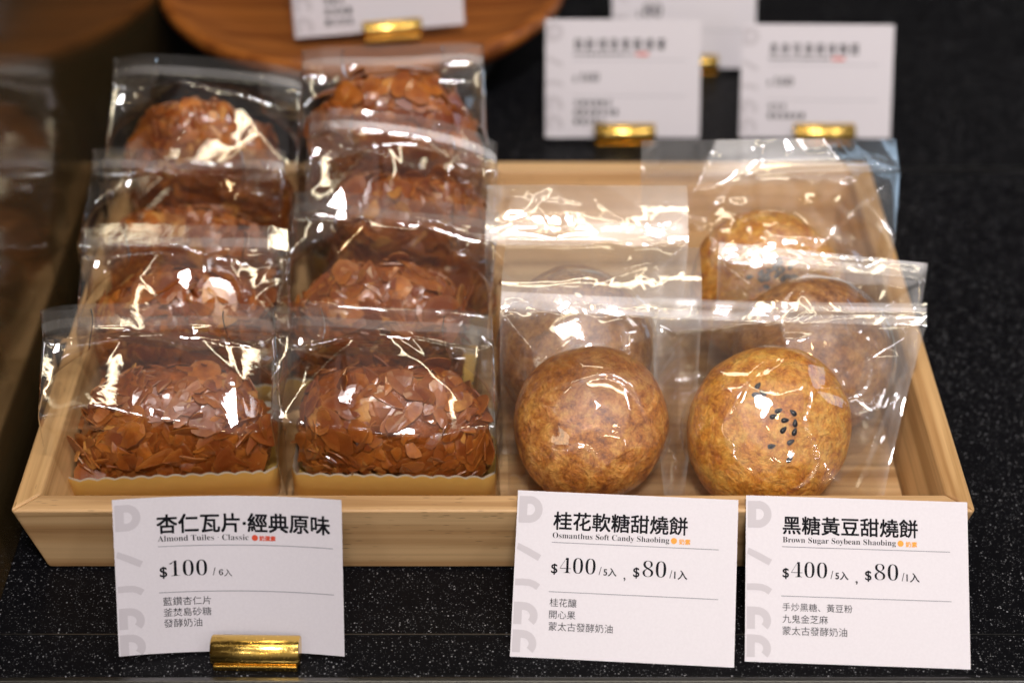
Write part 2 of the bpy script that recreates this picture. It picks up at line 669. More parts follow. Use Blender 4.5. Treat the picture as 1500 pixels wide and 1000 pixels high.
def place_card(name, label, bl, yaw, lean, w, h, prints, curve=0.0, group=None, z0=0.0, vsize=None):
    """bl: bottom left corner on the counter; yaw about the vertical, lean back from the vertical"""
    t = thing(name, label, 'price card', (bl[0], bl[1], z0), (0, 0, yaw), group)
    k = w / 330.0
    vs = vsize or h / k
    sl, cl = math.sin(lean), math.cos(lean)

    def warp(u, v, lift):
        x = u * k
        s = h - v * h / vs
        q = (x / w - 0.5) * 2
        away = curve * (1 - q * q) - lift          # bow away from the viewer
        return (x, s * sl + away * cl, s * cl - away * sl)

    n = 25
    us = np.linspace(0, 330, n)
    V, F = [], []
    for lift in (0.0, -0.00045):
        for vv in np.linspace(0, vs, 7):
            for u in us:
                V.append(warp(u, vv, lift))
    F += grid_faces(7, n, flip=True) + grid_faces(7, n, base=7 * n)
    B = 7 * n
    for j in range(n - 1):
        F.append((j, j + 1, B + j + 1, B + j))
        r = 6 * n
        F.append((r + j, B + r + j, B + r + j + 1, r + j + 1))
    for i in range(6):
        F.append((i * n, B + i * n, B + (i + 1) * n, (i + 1) * n))
        r = n - 1
        F.append((i * n + r, (i + 1) * n + r, B + (i + 1) * n + r, B + i * n + r))
    mesh_obj('card_sheet', V, F, CARD, t, smooth=False)
    for nm, p, mt in prints:
        V = [warp(q[0], q[1], 0.00012 + q[2]) for q in p.v]
        mesh_obj(nm, V, p.f, mt, t)
    return t


def shaobing_prints(title, eng, eng_w, ings):
    a = Print()
    a.text(title, 55, 255, 56, weight=1.0, baseline=False)
    e = Print()
    e.text(serif(eng), 55, 55 + eng_w, 69, off=-0.006)
    m = Print()
    m.disc(55 + eng_w + 7, 65.5, 4.6)
    m.text('奶素', 55 + eng_w + 14.5, 55 + eng_w + 31, 70, baseline=False, weight=0.5)
    p = Print()
    p.text('$', 55, 64, 121, weight=0.5)
    p.text(serif('400'), 68, 121, 121, off=-0.020)
    p.text('/', 126, 130, 121, height=12)
    p.text('5入', 133, 152, 121, weight=0.4)
    p.text(',', 163, 166, 126)
    p.text('$', 177, 186, 121, weight=0.5)
    p.text(serif('80'), 191, 226, 121, off=-0.020)
    p.text('/', 231, 235, 121, height=12)
    p.text('1入', 238, 257, 121, weight=0.4)
    r = Print()
    r.rule(54, 303, 75.2, 76.2)
    r.rule(53, 304, 148.5, 149.5)
    g = Print()
    for i, (s, wd) in enumerate(ings):
        g.text(s, 55, 55 + wd, 171 + 17.6 * i, baseline=False)
    return [('logo_print', logo_print(), INK_LOGO), ('title_lettering', a, INK), ('subtitle_lettering', e, INK), ('diet_mark', m, INK_ORANGE),
            ('price_lettering', p, INK), ('ruled_line', r, INK_RULE), ('ingredient_lettering', g, INK_GREY)]


CW = 0.0953
place_card('price_card', 'white price card for osmanthus soft candy shaobing, middle of the three front cards', (-0.0009, 0.5606), -math.radians(3.9), math.radians(47.6), CW, 0.0713,
           shaobing_prints('桂花軟糖甜燒餅', 'Osmanthus Soft Candy Shaobing', 174, [('桂花釀', 40), ('開心果', 39), ('蒙太古發酵奶油', 95)]), z0=0.0004)
place_card('price_card', 'white price card for brown sugar soybean shaobing, leaning on the tray front', (0.0991, 0.5577), -math.radians(2.8), math.radians(49.5), CW, 0.0713,
           shaobing_prints('黑糖黃豆甜燒餅', 'Brown Sugar Soybean Shaobing', 168, [('手炒黑糖、黃豆粉', 103), ('九鬼金芝麻', 67), ('蒙太古發酵奶油', 95)]), z0=0.0004)


def almond_prints():
    a = Print()
    a.text('杏仁瓦片·經典原味', 60, 311, 54, weight=1.3, baseline=False)
    e = Print()
    e.text(serif('Almond Tuiles · Classic'), 61, 192, 67, off=-0.006)
    m = Print()
    m.disc(201, 63.5, 4.6)
    m.text('奶蛋素', 207.5, 231, 67.5, baseline=False, weight=0.6)
    p = Print()
    p.text('$', 62, 72, 121, weight=0.6)
    p.text(serif('100'), 76, 130, 121, off=-0.018)
    p.text('/', 138, 142, 121, height=12)
    p.text(serif('6'), 147, 153, 121)
    p.text('入', 154.5, 166, 122)
    r = Print()
    r.rule(61, 316, 74.2, 75.2)
    r.rule(60, 316, 145, 146)
    g = Print()
    for i, (s, wd) in enumerate([('藍鑽杏仁片', 69), ('釜焚島砂糖', 69), ('發酵奶油', 55)]):
        g.text(s, 65, 65 + wd, 166 + 17 * i, baseline=False)
    return [('logo_print', logo_print(), INK_LOGO), ('title_lettering', a, INK), ('subtitle_lettering', e, INK), ('diet_mark', m, INK_RED),
            ('price_lettering', p, INK), ('ruled_line', r, INK_RULE), ('ingredient_lettering', g, INK_GREY)]


place_card('price_card', 'bowed white price card for almond tuiles, standing in a brass holder at the front left', (-0.1668, 0.5575), 0.0, math.radians(24), 0.0957, 0.0690, almond_prints(), curve=0.0062, z0=0.0035, vsize=240)


def holder(label, x, y, yaw, length=0.0375, r=0.0064, z=0.0):
    """a brass bar with a slot along its top and a flattened foot"""
    t = thing('card_holder', label, 'card holder', (x, y, z), (0, 0, yaw))
    n = 40
    prof = []
    for i in range(n):
        a = 2 * math.pi * i / n - math.pi / 2
        yy, zz = r * math.cos(a), r + r * math.sin(a)
        zz = max(zz, 0.0004)
        prof.append((yy, zz))
    xs = [-length / 2, -length / 2 + 0.0006, length / 2 - 0.0006, length / 2]
    sc = [0.93, 1, 1, 0.93]
    V, F = [], []
    for xx, s in zip(xs, sc):
        for yy, zz in prof:
            V.append((xx, yy * s, r + (zz - r) * s))
    F += grid_faces(4, n, wrap=True)
    F.append(tuple(reversed(range(n))))
    F.append(tuple(range(3 * n, 4 * n)))
    o = mesh_obj('bar', V, F, BRASS, t, smooth=True)
    o.modifiers.new('edge', 'EDGE_SPLIT').split_angle = math.radians(40)
    sv, sf = box(-length / 2 + 0.0008, length / 2 - 0.0008, -r * 1.02, -r * 0.72, 0.0001, 0.0030)
    mesh_obj('foot', sv, sf, BRASS, t, bevel=0.0005)
    return t


holder('brass card holder gripping the bowed almond tuile card at the front of the counter', -0.1085, 0.5585, math.radians(-1.0))


# cards behind the tray, far out of focus
def back_prints(seed, price, w_title, lines, price_w=42):
    rng = random.Random(seed)
    a, e, g, r = Print(), Print(), Print(), Print()
    u = 60
    while u < 60 + w_title:
        for q in range(4):
            v = 44 + q * 6 + rng.uniform(-1, 1)
            a.rule(u + rng.uniform(0, 3), u + 20 - rng.uniform(0, 3), v, v + 2.6)
        for q in range(2):
            uu = u + rng.uniform(3, 16)
            a.rule(uu, uu + 2.6, 42, 66)
        u += 25
    u = 60
    while u < 60 + w_title * 0.68:
        wd = rng.uniform(4, 9)
        e.rule(u, u + wd, 73, 78)
        u += wd + 3
    m = Print()
    m.rule(u + 3, u + 30, 72, 79)
    p = Print()
    p.text('$', 58, 66, 135)
    p.text(serif(price), 72, 72 + price_w, 135)
    r.rule(60, 300, 88, 89)
    r.rule(60, 300, 166, 167)
    for i, wd in enumerate(lines):
        u = 60
        while u < 60 + wd:
            for q in range(3):
                v = 176 + 20 * i + q * 4.5
                g.rule(u, u + 10.5, v, v + 1.5)
            g.rule(u + rng.uniform(2, 8), u + rng.uniform(9, 10), 175 + 20 * i, 188 + 20 * i)
            u += 14
    return [('logo_print', logo_print(), INK_LOGO), ('title_lettering', a, INK), ('subtitle_lettering', e, INK), ('diet_mark', m, INK_RED),
            ('price_lettering', p, INK), ('ruled_line', r, INK_RULE), ('ingredient_lettering', g, INK_GREY)]


place_card('price_card', 'blurred white price card behind the tray, nearest to the round wooden plate', (0.0205, 1.0), 0.0, math.radians(27), 0.0955, 0.0722, back_prints(1, '160', 185, (84, 95, 66)), z0=0.0035, vsize=257)
place_card('price_card', 'blurred white price card behind the tray, the rightmost of the back row', (0.1405, 1.0005), math.radians(-1.0), math.radians(27), 0.0932, 0.0692, back_prints(2, '160', 185, (42, 84)), z0=0.0035, vsize=250)
place_card('price_card', 'blurred white price card farthest back, half hidden behind the two back-row cards', (0.0655, 1.092), 0.0, math.radians(27), 0.0945, 0.0725, back_prints(3, '80', 150, (84, 95, 66)), z0=0.0035, vsize=250)
holder('brass card holder under the back card nearest the round wooden plate', 0.0695, 1.0, 0.0)
holder('brass card holder under the rightmost back card, seen through bag film', 0.1925, 1.0, 0.0)
holder('brass card holder of the farthest back card, mostly hidden behind another card', 0.1165, 1.092, 0.0)

# ------------------------------------------------------------------ round plate
PX, PY, PR, PZ = -0.0965, 1.117, 0.1328, 0.060
plate = thing('wooden_plate', 'round reddish brown wooden plate raised on a dark foot behind the tray', 'plate', (PX, PY, 0))
prof = [(0.0, PZ - 0.008), (0.088, PZ - 0.008), (0.112, PZ - 0.006), (0.125, PZ - 0.001), (0.130, PZ), (PR, PZ - 0.0025), (PR - 0.001, PZ - 0.009), (0.118, PZ - 0.022), (0.09, PZ - 0.03), (0.0, PZ - 0.03)]
n = 96
V, F = [], []
for rr, zz in prof:
    for i in range(n):
        V.append((rr * math.cos(2 * math.pi * i / n), rr * math.sin(2 * math.pi * i / n), zz))
F = grid_faces(len(prof), n, wrap=True, flip=True)
mesh_obj('dish', V, F, PLATE_WOOD, plate, smooth=True)
V, F = [], []
for rr, zz in ((0.085, 0.0), (0.085, 0.006), (0.045, 0.012), (0.04, PZ - 0.0302)):
    for i in range(n):
        V.append((rr * math.cos(2 * math.pi * i / n), rr * math.sin(2 * math.pi * i / n), zz))
mesh_obj('pedestal', V, grid_faces(4, n, wrap=True), plain('dark_pedestal', (0.02, 0.014, 0.01), 0.4), plate, smooth=True)
place_card('price_card', 'tilted white price card standing on the round wooden plate, cropped by the top edge', (-0.132, 1.0205), math.radians(10.5), math.radians(20), 0.1045, 0.078, back_prints(5, '80', 150, (40, 50, 55)), z0=0.061, vsize=246)
holder('brass card holder on the round wooden plate under the tilted card', -0.0735, 1.0305, math.radians(10.5), 0.036, 0.0055, PZ - 0.003)


# ------------------------------------------------------------------ clear bags
def hinge(rng, a, b, n, amp, wmin, wmax, ex, ez, lmin=0.02, lmax=0.07):
    """sum of n sharp folds over the rectangle (+-ex, 0..ez)"""
    out = np.zeros_like(a)
    for i in range(n):
        px, pz = rng.uniform(-ex, ex), rng.uniform(0, ez)
        th = rng.uniform(0, math.pi)
        dx, dz = math.cos(th), math.sin(th)
        s = (a - px) * dx + (b - pz) * dz
        q = np.abs(-(a - px) * dz + (b - pz) * dx)
        L = rng.uniform(lmin, lmax)
        wd = rng.uniform(wmin, wmax)
        win = np.clip(1 - np.abs(s) / L, 0, 1)
        out += amp * rng.uniform(0.4, 1.0) * rng.choice([-1, 1]) * win * np.clip(1 - q / (wd * (0.3 + win)), 0, 1)
    return out


def planes(rng, a, b, n, slope, ex, ez):
    out = np.zeros_like(a)
    for i in range(n):
        px, pz = rng.uniform(-ex, ex) * 0.8, rng.uniform(0.15, 0.95) * ez
        th = rng.uniform(0, 2 * math.pi)
        q = (a - px) * math.cos(th) + (b - pz) * math.sin(th)
        out += rng.uniform(0.3, 1) * slope * rng.choice([-1, 1]) * np.abs(q)
    return out - out.mean()


def gusset_bag(seed, label, loc, rot, w=0.099, d=0.056, h=0.088, hdr=0.012, fold=0.55, lean=0.006, bulge=0.02, slope=0.0, group='clear bags of almond tuiles'):
    rng = np.random.default_rng(seed)
    t = thing('cellophane_bag', label, 'bag', loc, rot, group)
    nu, ns = 126, 22
    zs = np.concatenate([np.linspace(0.0006, h, 100), np.linspace(h, h + hdr, 12)[1:]])
    zc = h * 0.68 + rng.uniform(-0.003, 0.003)
    us = np.linspace(-1, 1, nu)
    U, Z = np.meshgrid(us, zs)
    # the shoulder where the walls fold inwards wanders up and down
    zcu = zc + 0.0045 * Waves(rng, 4, 5, 22, 2)(U * w / 2, U * 0 + seed) * (1 - U ** 4)
    k = np.clip((Z - zcu) / (h - zcu), 0, 1)
    hd = np.maximum(d / 2 * (1 - k), 0.0007)
    hw = w / 2 * (1 + bulge * np.sin(np.clip(Z / h, 0, 1) * math.pi * 0.9))
    hz = np.clip(Z - h, 0, None)
    tilt = rng.uniform(-0.08, 0.08)
    fold = fold + rng.uniform(-0.3, 0.12)
    xoff = tilt * Z
    X = U * hw + xoff
    wav = Waves(rng, 6, 6, 18, 2)
    head = Waves(rng, 3, 4, 10, 2)
    # top strip leans over to one side of the seam
    yc = lean * k + fold * hz + 0.0014 * head(X, Z * 0.2) * np.clip(k * 1.3, 0, 1)
    edge = np.clip(1 - np.abs(U) ** 6, 0, 1)
    low = np.clip((Z - 0.012) / 0.03, 0, 1)
    closed = np.where(Z > h, 0.25, 1.0)

    def panel(sgn):
        r2 = np.random.default_rng(seed * 7 + (1 if sgn < 0 else 2))
        dd = planes(r2, X, Z, 4, 0.055, w / 2, h)
        dd += hinge(r2, X, Z, 4, 0.0014, 0.005, 0.014, w / 2, h)
        dd += hinge(r2, X, Z, 9, 0.0007, 0.0014, 0.0026, w / 2, h, 0.025, 0.09)
        dd += 0.0004 * wav(X, Z)
        # triangular pull from the ends of the seam to the bulging side corners
        q = np.abs(U) - (0.22 + 0.78 * np.clip((h - Z) / (h - zc + 0.004), 0, 1))
        dd -= 0.013 * np.clip(q, 0, 1) * np.clip(k * 3, 0, 1) * closed
        calm = 0.25 + 0.75 * np.clip((Z - 0.6 * zc) / (0.35 * zc), 0, 1)
        dd = dd * edge * low * closed * calm
        dd = np.maximum(dd, -0.8 * hd)
        # seam: a sharp groove where the two sheets are pressed together
        return yc + sgn * (hd + dd)

    YF, YB = panel(-1), panel(1)
    V = []
    rows = len(zs)
    zz = Z - hz * (1 - math.sqrt(max(0.05, 1 - fold * fold)))
    zz = zz + slope * X * np.clip(Z / h, 0, 1)
    zz = zz - (0.0035 * U ** 6) * np.clip(k, 0, 1)
    zz = zz + 0.0024 * head(X * 0.7, X * 0 + 3.0) * np.clip(k, 0, 1)
    for i in range(rows):
        ring_pts = [(X[i, j], YF[i, j], zz[i, j]) for j in range(nu)]
        g = math.sqrt(max(0, (d / 2) ** 2 - hd[i, 0] ** 2)) * 0.8 * min(1, float(k[i, 0]) * 1.5 + 0.0)
        for side in (1, -1):
            j = -1 if side > 0 else 0
            yf, yb = YF[i, j], YB[i, j]
            xe = X[i, j]
            pts = []
            for q in range(1, ns):
                s = q / ns
                tri = 1 - abs(2 * s - 1)
                wob = 0.0009 * math.sin(zs[i] * 260 + s * 7 + seed) * tri
                pts.append((xe - side * (g * tri + wob), yf + (yb - yf) * s, zz[i, j]))
            if side > 0:
                ring_pts += pts
                ring_pts += [(X[i, jj], YB[i, jj], zz[i, jj]) for jj in range(nu - 1, -1, -1)]
            else:
                ring_pts += list(reversed(pts))
        V += ring_pts
    nc = len(V) // rows
    F = grid_faces(rows, nc, wrap=True)
    # closed bottom
    F.append(tuple(reversed(range(nc))))
    mesh_obj('film', V, F, FILM, t, smooth=True)
    # welded strip across the top
    i0 = len(zs) - 10
    V2, F2 = [], []
    for r_ in range(3):
        i = i0 + r_ * 2
        for j in range(nu):
            V2.append((X[i, j] * 0.995, YF[i, j] - 0.0005, zz[i, j]))
    F2 = grid_faces(3, nu)
    mesh_obj('top_seal', V2, F2, SEAL, t, smooth=True)
    # gold card cradle with a scalloped edge
    bw, bd, bh = w * 0.475, d * 0.46, 0.0168
    path = []
    rr = 0.006
    for cx_, cy_, a0 in ((bw - rr, -bd + rr, -90), (bw - rr, bd - rr, 0), (-bw + rr, bd - rr, 90), (-bw + rr, -bd + rr, 180)):
        for a in np.linspace(a0, a0 + 90, 7):
            path.append((cx_ + rr * math.cos(math.radians(a)), cy_ + rr * math.sin(math.radians(a))))
    path = np.array(path + [path[0]])
    seg = np.linalg.norm(np.diff(path, axis=0), axis=1)
    cum = np.concatenate([[0], np.cumsum(seg)])
    m = 260
    ss = np.linspace(0, cum[-1], m, endpoint=False)
    pts = np.stack([np.interp(ss, cum, path[:, 0]), np.interp(ss, cum, path[:, 1])], 1)
    sc = np.abs(np.sin(ss / 0.0078 * math.pi)) * 0.0013
    for nm, mt, ins, up in (('cradle_rim', WHITE_EDGE, 0.0004, 0.0), ('gold_cradle', GOLD_CARD, 0.0, -0.0009)):
        q = pts * (1 - ins / 0.04)
        top = bh + sc + up
        V3 = [(p[0], p[1], 0.0010) for p in q] + [(p[0] * 1.005, p[1] * 1.005, tz) for p, tz in zip(q, top)]
        F3 = [(i, (i + 1) % m, m + (i + 1) % m, m + i) for i in range(m)]
        if nm == 'gold_cradle':
            F3.append(tuple(reversed(range(m))))
        mesh_obj(nm, V3, F3, mt, t, smooth=True)
    return t


def tuile_clump(seed, label, loc, rot, w=0.093, d=0.050, h=0.066, nfl=640, group='clumps of almond tuiles'):
    rng = np.random.default_rng(seed + 100)
    t = thing('almond_tuiles', label, 'almond tuiles', loc, rot, group)
    wv = Waves(rng, 10, 14, 60, 3)
    wl = Waves(rng, 5, 8, 20, 3)

    def surf(th, ph):
        # th around, ph from the base (-) to the top
        c, s = np.abs(np.cos(ph)) ** 0.80, np.sin(ph)
        sx = np.sign(np.cos(th)) * np.abs(np.cos(th)) ** 0.78
        sy = np.sign(np.sin(th)) * np.abs(np.sin(th)) ** 0.78
        px, py, pz = w / 2 * c * sx, d / 2 * c * sy, np.where(s > 0, h * 0.64 * np.abs(s) ** 0.9, -h * 0.36 * np.abs(s) ** 0.55)
        nz = pz / h
        led = 0.06 * (np.mod(nz * 3.3 + 0.06 * wl(px, py, pz), 1.0) - 0.5)     # stacked layers
        f = 0.93 + 0.04 * wv(px, py, pz) + 0.035 * wl(px + 1, py, pz) - led
        return np.stack([px * f, py * f, pz * (0.985 + 0.03 * wl(px, py + 3, pz * 0))], -1)

    A, B = 72, 40
    th = np.linspace(0, 2 * math.pi, A, endpoint=False)
    ph = np.linspace(-math.pi / 2 + 0.02, math.pi / 2 - 0.02, B)
    TH_, PH = np.meshgrid(th, ph)
    P = surf(TH_, PH)
    P[..., 2] += h * 0.36
    zf = 0.0022
    P[..., 2] = np.maximum(P[..., 2], zf)
    V = [tuple(p) for p in P.reshape(-1, 3) * np.array([0.985, 0.98, 0.985])]
    F = grid_faces(B, A, wrap=True)
    F.append(tuple(reversed(range(A))))
    F.append(tuple(range((B - 1) * A, B * A)))
    mesh_obj('caramel_core', V, F, CARAMEL, t, smooth=True)
    V, F, C = [], [], []
    for i in range(nfl):
        a = rng.uniform(0, 2 * math.pi)
        if rng.uniform() < 0.55:
            a = rng.uniform(math.pi * 1.0, 2 * math.pi)
        p_ = math.asin(rng.uniform(-0.62, 0.99))
        e = 0.03
        p0 = surf(np.array(a), np.array(p_))
        da = surf(np.array(a + e), np.array(p_)) - surf(np.array(a - e), np.array(p_))
        dp = surf(np.array(a), np.array(min(p_ + e, 1.55))) - surf(np.array(a), np.array(p_ - e))
        nrm = np.cross(da, dp)
        ln = np.linalg.norm(nrm)
        if ln < 1e-12:
            continue
        nrm = nrm / ln
        if np.dot(nrm, p0) < 0:
            nrm = -nrm
        nrm = nrm + rng.normal(size=3) * (0.11 if rng.uniform() < 0.75 else 0.34)
        nrm /= np.linalg.norm(nrm)
        ta = np.cross(nrm, rng.normal(size=3))
        ta /= np.linalg.norm(ta)
        tb = np.cross(nrm, ta)
        big = rng.uniform() < 0.36
        la = rng.uniform(0.0072, 0.0118) if big else rng.uniform(0.0036, 0.0068)
        lb = la * rng.uniform(0.36, 0.78)
        thk = rng.uniform(0.0004, 0.0007)
        m = 12
        ang = np.linspace(0, 2 * math.pi, m, endpoint=False) + rng.uniform(0, 0.4)
        rad = 1 + rng.normal(size=m) * 0.05
        ex, ey = np.cos(ang) * rad, np.sin(ang) * rad
        ex = np.where(ex > 0, ex * 1.1, ex)
        for cut in range(rng.choice([0, 1, 2, 2, 3])):      # broken edges
            c0 = rng.uniform(0, 6.28)
            cc, dd = math.cos(c0), math.sin(c0)
            lim = rng.uniform(0.05, 0.6)
            over = np.clip(ex * cc + ey * dd - lim, 0, None) * rng.uniform(0.85, 1.0)
            ex, ey = ex - over * cc, ey - over * dd
        cur = rng.uniform(-0.05, 0.28)
        base = len(V)
        ctr = p0 + nrm * rng.uniform(-0.0012, 0.0013)
        top = rng.uniform(0, 1)
        c1 = np.array([0.21, 0.040, 0.005])
        c2 = np.array([0.55, 0.172, 0.022])
        col = c1 + (c2 - c1) * top ** 1.2
        if rng.uniform() < 0.07:
            col = np.array([0.68, 0.31, 0.075])
        edge_c = col * 0.6 + np.array([0.52, 0.21, 0.045]) * 0.4
        rings = ((0.62, thk * 0.75, col), (1.0, thk * 0.5, edge_c), (1.0, -thk * 0.5, edge_c))
        for s, off, cc_ in rings:
            for q in range(m):
                x_, y_ = ex[q] * s * la, ey[q] * s * lb
                zq = off - cur * (x_ * x_ + y_ * y_) / la
                pt = ctr + ta * x_ + tb * y_ + nrm * zq
                V.append(pt)
                C.append((*cc_, 1))
        V.append(ctr + nrm * thk * 0.8)
        C.append((*col, 1))
        V.append(ctr - nrm * thk * 0.5)
        C.append((*col, 1))
        tp, bt = len(V) - 2, len(V) - 1
        for q in range(m):
            r_ = (q + 1) % m
            F.append((base + q, base + r_, tp))
            F.append((base + m + q, base + m + r_, base + r_, base + q))
            F.append((base + 2 * m + q, base + 2 * m + r_, base + m + r_, base + m + q))
            F.append((base + 2 * m + r_, base + 2 * m + q, bt))
    V = np.array(V)
    V[:, 2] = np.maximum(V[:, 2] + h * 0.36, zf)
    # keep inside the bag and the cradle
    low = V[:, 2] < 0.0205
    V[low, 0] = np.clip(V[low, 0], -0.0452, 0.0452)
    V[low, 1] = np.clip(V[low, 1], -0.0242, 0.0242)
    V[:, 0] = np.clip(V[:, 0], -w * 0.525, w * 0.525)
    V[:, 1] = np.clip(V[:, 1], -d * 0.56, d * 0.56)
    o = mesh_obj('almond_flakes', V, F, FLAKE, t, smooth=False, attr=C)
    return t


FZ = 0.0082
R = math.radians
# (seed, column words, x, y, z, yaw, tilt, width factor, height)
rows = [
    (1, 'front left bag of almond tuiles, next to the dark glass partition', 'almond tuiles in the front left bag beside the glass partition', -0.1580, 0.676, FZ, 4, 0, 1.03, 0.077, -0.010, 0.057, 0.07),
    (22, 'front bag of almond tuiles touching the shaobing pouches', 'almond tuiles in the front bag next to the dark brown shaobing', -0.0540, 0.676, FZ, -1.5, 0, 1.0, 0.073, 0.012, 0.057, 0.05),
    (3, 'second bag back in the column along the glass partition', 'almond tuiles in the second bag of the column along the partition', -0.1590, 0.744, FZ, 2.5, 1.5, 1.0, 0.081, 0.0, 0.063, 0.012),
    (4, 'bag right behind the front bag that touches the shaobing pouches', 'almond tuiles in the second bag of the column along the shaobing', -0.0640, 0.745, FZ, -4, -1.5, 1.0, 0.085, 0.02, 0.064, 0.05),
    (5, 'third bag back in the partition column, only its upper half showing', 'almond tuiles in the mostly hidden third bag of the partition column', -0.1670, 0.805, FZ, -2.5, -2, 1.0, 0.080, 0.02, 0.058, 0.02),
    (6, 'third bag back in the column along the shaobing, its top strip sloping', 'almond tuiles in the third bag of the column along the shaobing', -0.0510, 0.806, FZ, -6, 0, 0.95, 0.098, 0.0, 0.080, 0.1),
    (7, 'blurred last bag in the partition column, against the back board', 'blurred almond tuiles in the last bag of the partition column', -0.1650, 0.862, FZ, -2, 1, 1.0, 0.104, 0.0, 0.092, 0.03),
    (8, 'tall blurred last bag below the round wooden plate', 'blurred tall heap of almond tuiles below the round wooden plate', -0.0640, 0.860, FZ, 2, 0, 0.95, 0.112, 0.02, 0.112, 0.0),
]
for sd, lab, lab2, x, y, z, yaw, tilt, wf, hh, ln, th_, slp in rows:
    rot = (R(tilt), 0, R(yaw))
    gusset_bag(sd, 'clear cellophane ' + lab, (x, y, z), rot, w=0.099 * wf, h=hh, lean=0.006 + ln * 0.3, slope=-slp, bulge=0.055 if sd in (1, 8) else 0.02)
    tuile_clump(sd, lab2, (x, y, z), rot, h=th_ + (0.0 if sd in (1, 22) else 0.004))


# ------------------------------------------------------------------ shaobing and their pouches
BR, BT = 0.0382, 0.0262


def shaobing(seed, label, loc, lean, mat, seeds=(), bits=(), R0=BR, T0_=BT, spin=0.0, yaw=0.0):
    rng = np.random.default_rng(seed + 500)
    t = thing('shaobing', label, 'shaobing', loc, (0, 0, yaw), 'shaobing buns')
    M = Euler((math.pi / 2 - lean, 0, 0)).to_matrix()     # local z of the bun points out of the pouch
    wv = Waves(rng, 8, 9, 24, 3)
    w2 = Waves(rng, 14, 40, 140, 3)

    def prof(th, ph):
        c, s = np.cos(ph), np.sin(ph)
        rr = np.abs(c) ** 0.86
        zz = np.where(s > 0, T0_ * np.abs(s) ** 0.95, -T0_ * 0.92 * np.abs(s) ** 0.72)
        px, py = R0 * rr * np.cos(th), R0 * rr * np.sin(th)
        f = 1 + 0.026 * wv(px, py, zz) + 0.0045 * w2(px, py, zz)
        return np.stack([px * f, py * f, zz * f], -1)

    A, B = 120, 80
    TH_, PH = np.meshgrid(np.linspace(0, 2 * math.pi, A, endpoint=False), np.linspace(-math.pi / 2 + 0.005, math.pi / 2 - 0.005, B))
    P = prof(TH_, PH).reshape(-1, 3)
    mm = np.array(M)
    V = P @ mm.T
    F = grid_faces(B, A, wrap=True)
    F.append(tuple(reversed(range(A))))
    F.append(tuple(range((B - 1) * A, B * A)))
    mesh_obj('crust', V, F, mat, t, smooth=True)
    for (sx, sy, ang) in seeds:
        r_ = math.hypot(sx, sy)
        th = math.atan2(sy, sx)
        ph = math.acos(min(1, (r_ / R0) ** (1 / 0.86)))
        p0 = prof(np.array(th), np.array(ph))
        nrm = np.array([sx / R0 ** 2, sy / R0 ** 2, p0[2] / T0_ ** 2])
        nrm /= np.linalg.norm(nrm)
        ta = np.array([math.cos(ang), math.sin(ang), 0])
        ta -= nrm * ta.dot(nrm)
        ta /= np.linalg.norm(ta)
        tb = np.cross(nrm, ta)
        V, F = [], []
        a_, b_ = 10, 7
        L, W, H = 0.0019, 0.00115, 0.0007
        for i in range(b_):
            q = math.pi * (i + 0.02) / (b_ - 1 + 0.04)
            xx = math.cos(q)
            rw = math.sin(q) * (1 - 0.32 * xx)
            for j in range(a_):
                g = 2 * math.pi * j / a_
                pt = p0 + nrm * (0.00035 + H * rw * math.sin(g)) + ta * L * xx + tb * W * rw * math.cos(g)
                V.append(tuple(mm @ pt))
        F = grid_faces(b_, a_, wrap=True)
        F.append(tuple(range(a_)))
        F.append(tuple(reversed(range((b_ - 1) * a_, b_ * a_))))
        mesh_obj('sesame_seed', V, F, SESAME, t, smooth=True)
    return t


